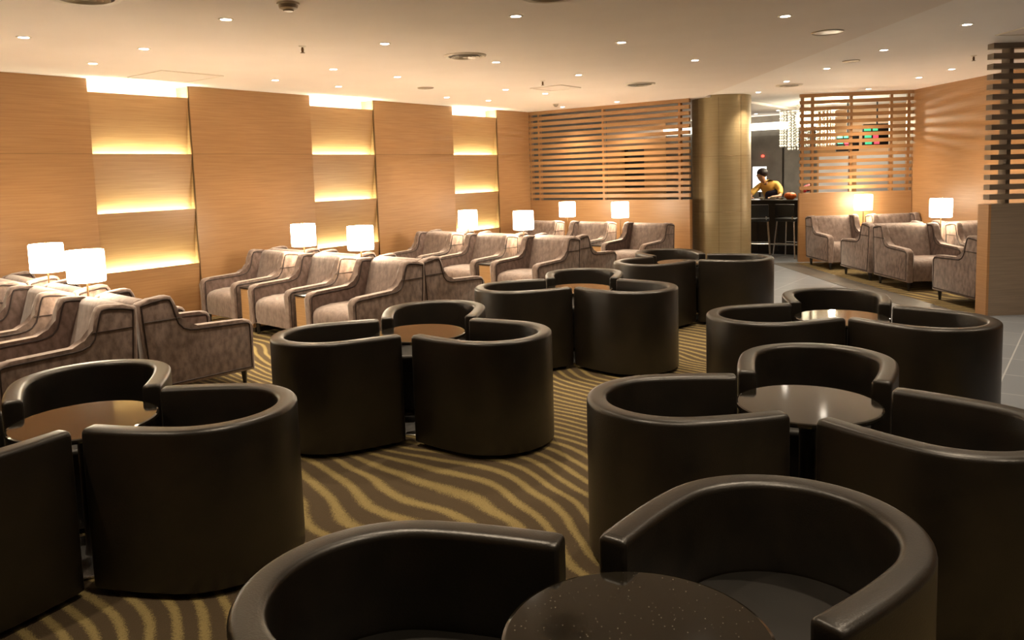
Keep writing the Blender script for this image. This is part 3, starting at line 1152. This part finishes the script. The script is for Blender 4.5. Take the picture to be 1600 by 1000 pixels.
def skinned(name, chains, mat, parent, branches=()):
    bm = bmesh.new()
    layer = bm.verts.layers.skin.verify()
    allv = []
    for i, c in enumerate(chains):
        allv.append(skin_chain(bm, layer, c, i == 0))
    for (a, ai, b_, bi) in branches:
        bm.edges.new((allv[a][ai], allv[b_][bi]))
    me = bpy.data.meshes.new(name)
    bm.to_mesh(me)
    bm.free()
    me.materials.append(MATS[mat])
    o = bpy.data.objects.new(name, me)
    COL.objects.link(o)
    o.parent = parent
    o.modifiers.new('skin', 'SKIN').use_smooth_shade = True
    sb = o.modifiers.new('sub', 'SUBSURF')
    sb.levels = sb.render_levels = 2
    return o


pe = thing('person', 'person with dark hair, yellow shirt and navy vest leaning over the bar counter', 'person', (-5.46, 16.2, 0))
chest, neck = (-0.02, -0.12, 1.26), (-0.09, -0.24, 1.40)
body = skinned('body', [
    [((0, 0.08, 0.92), (0.16, 0.12)), ((0, 0.02, 1.08), (0.12, 0.08)), (chest, (0.12, 0.08)), ((-0.06, -0.19, 1.36), (0.06, 0.055)), (neck, 0.055), ((-0.115, -0.29, 1.46), 0.075), ((-0.125, -0.31, 1.52), (0.085, 0.095)), ((-0.12, -0.30, 1.59), (0.06, 0.07))],
    [((0.15, -0.12, 1.32), 0.05), ((0.24, -0.20, 1.22), 0.042), ((0.28, -0.34, 1.10), 0.038), ((0.20, -0.47, 1.09), 0.028), ((0.16, -0.53, 1.085), 0.03)],
    [((-0.19, -0.16, 1.30), 0.05), ((-0.27, -0.30, 1.21), 0.042), ((-0.30, -0.45, 1.11), 0.038), ((-0.24, -0.56, 1.09), 0.028), ((-0.21, -0.60, 1.085), 0.03)],
    [((0.09, 0.08, 0.84), 0.10), ((0.10, 0.06, 0.48), 0.065), ((0.10, 0.10, 0.10), 0.045), ((0.10, 0.00, 0.045), 0.04)],
    [((-0.09, 0.08, 0.84), 0.10), ((-0.10, 0.04, 0.48), 0.065), ((-0.10, 0.10, 0.10), 0.045), ((-0.10, 0.00, 0.045), 0.04)],
], 'skin', pe, [(0, 2, 1, 0), (0, 2, 2, 0), (0, 0, 3, 0), (0, 0, 4, 0)])
skinned('shirt', [
    [((0, 0.08, 0.93), (0.175, 0.125)), ((0, 0.02, 1.08), (0.165, 0.115)), (chest, (0.18, 0.125)), ((-0.05, -0.17, 1.35), (0.11, 0.095)), ((-0.085, -0.235, 1.405), (0.07, 0.065))],
    [((0.15, -0.12, 1.325), 0.078), ((0.24, -0.20, 1.22), 0.062), ((0.27, -0.31, 1.13), 0.052)],
    [((-0.19, -0.16, 1.305), 0.078), ((-0.27, -0.30, 1.21), 0.062), ((-0.295, -0.42, 1.13), 0.052)],
], 'yellow_cloth', pe, [(0, 2, 1, 0), (0, 2, 2, 0)])
skinned('vest', [
    [((0.03, 0.07, 0.93), (0.19, 0.165)), ((0.04, -0.01, 1.06), (0.185, 0.165)), ((0.05, -0.09, 1.18), (0.18, 0.165)), ((0.05, -0.13, 1.27), (0.14, 0.14))],
], 'navy_cloth', pe)
bm = bmesh.new()
bmesh.ops.create_icosphere(bm, subdivisions=3, radius=0.118, matrix=Matrix.Translation((-0.105, -0.262, 1.575)) @ Matrix.Diagonal((0.95, 1.05, 0.86, 1)))
obj('hair', bm, 'hair', pe, 80)
bm = bmesh.new()
bmesh.ops.create_cone(bm, cap_ends=True, segments=8, radius1=0.014, radius2=0.004, depth=0.04, matrix=Matrix.Translation((-0.14, -0.405, 1.515)) @ Matrix.Rotation(math.radians(90), 4, 'X'))
for sx in (-1, 1):
    bmesh.ops.create_icosphere(bm, subdivisions=1, radius=0.018, matrix=Matrix.Translation((-0.125+sx*0.085, -0.30, 1.52)))
obj('nose_and_ears', bm, 'skin', pe, 80)
bm = bmesh.new()
for sx in (-1, 1):
    bmesh.ops.create_icosphere(bm, subdivisions=1, radius=0.010, matrix=Matrix.Translation((-0.135+sx*0.033, -0.392, 1.54)))
box(bm, -0.16, -0.11, -0.392, -0.385, 1.475, 1.482)
obj('eyes_and_mouth', bm, 'hair', pe, 80)
for hx, hy in ((0.16, -0.53), (-0.21, -0.60)):
    bm = bmesh.new()
    for k in range(4):
        ln = (0.06, 0.07, 0.066, 0.052)[k]
        tube(bm, [(hx-0.03+0.018*k, hy-0.01, 1.085), (hx-0.035+0.02*k, hy-0.02-ln*0.6, 1.082), (hx-0.035+0.02*k, hy-0.02-ln, 1.066)], 0.0085, 6)
    tube(bm, [(hx+0.03, hy+0.01, 1.085), (hx+0.05, hy-0.02, 1.075), (hx+0.045, hy-0.045, 1.066)], 0.009, 6)
    obj('fingers', bm, 'skin', pe, 80)
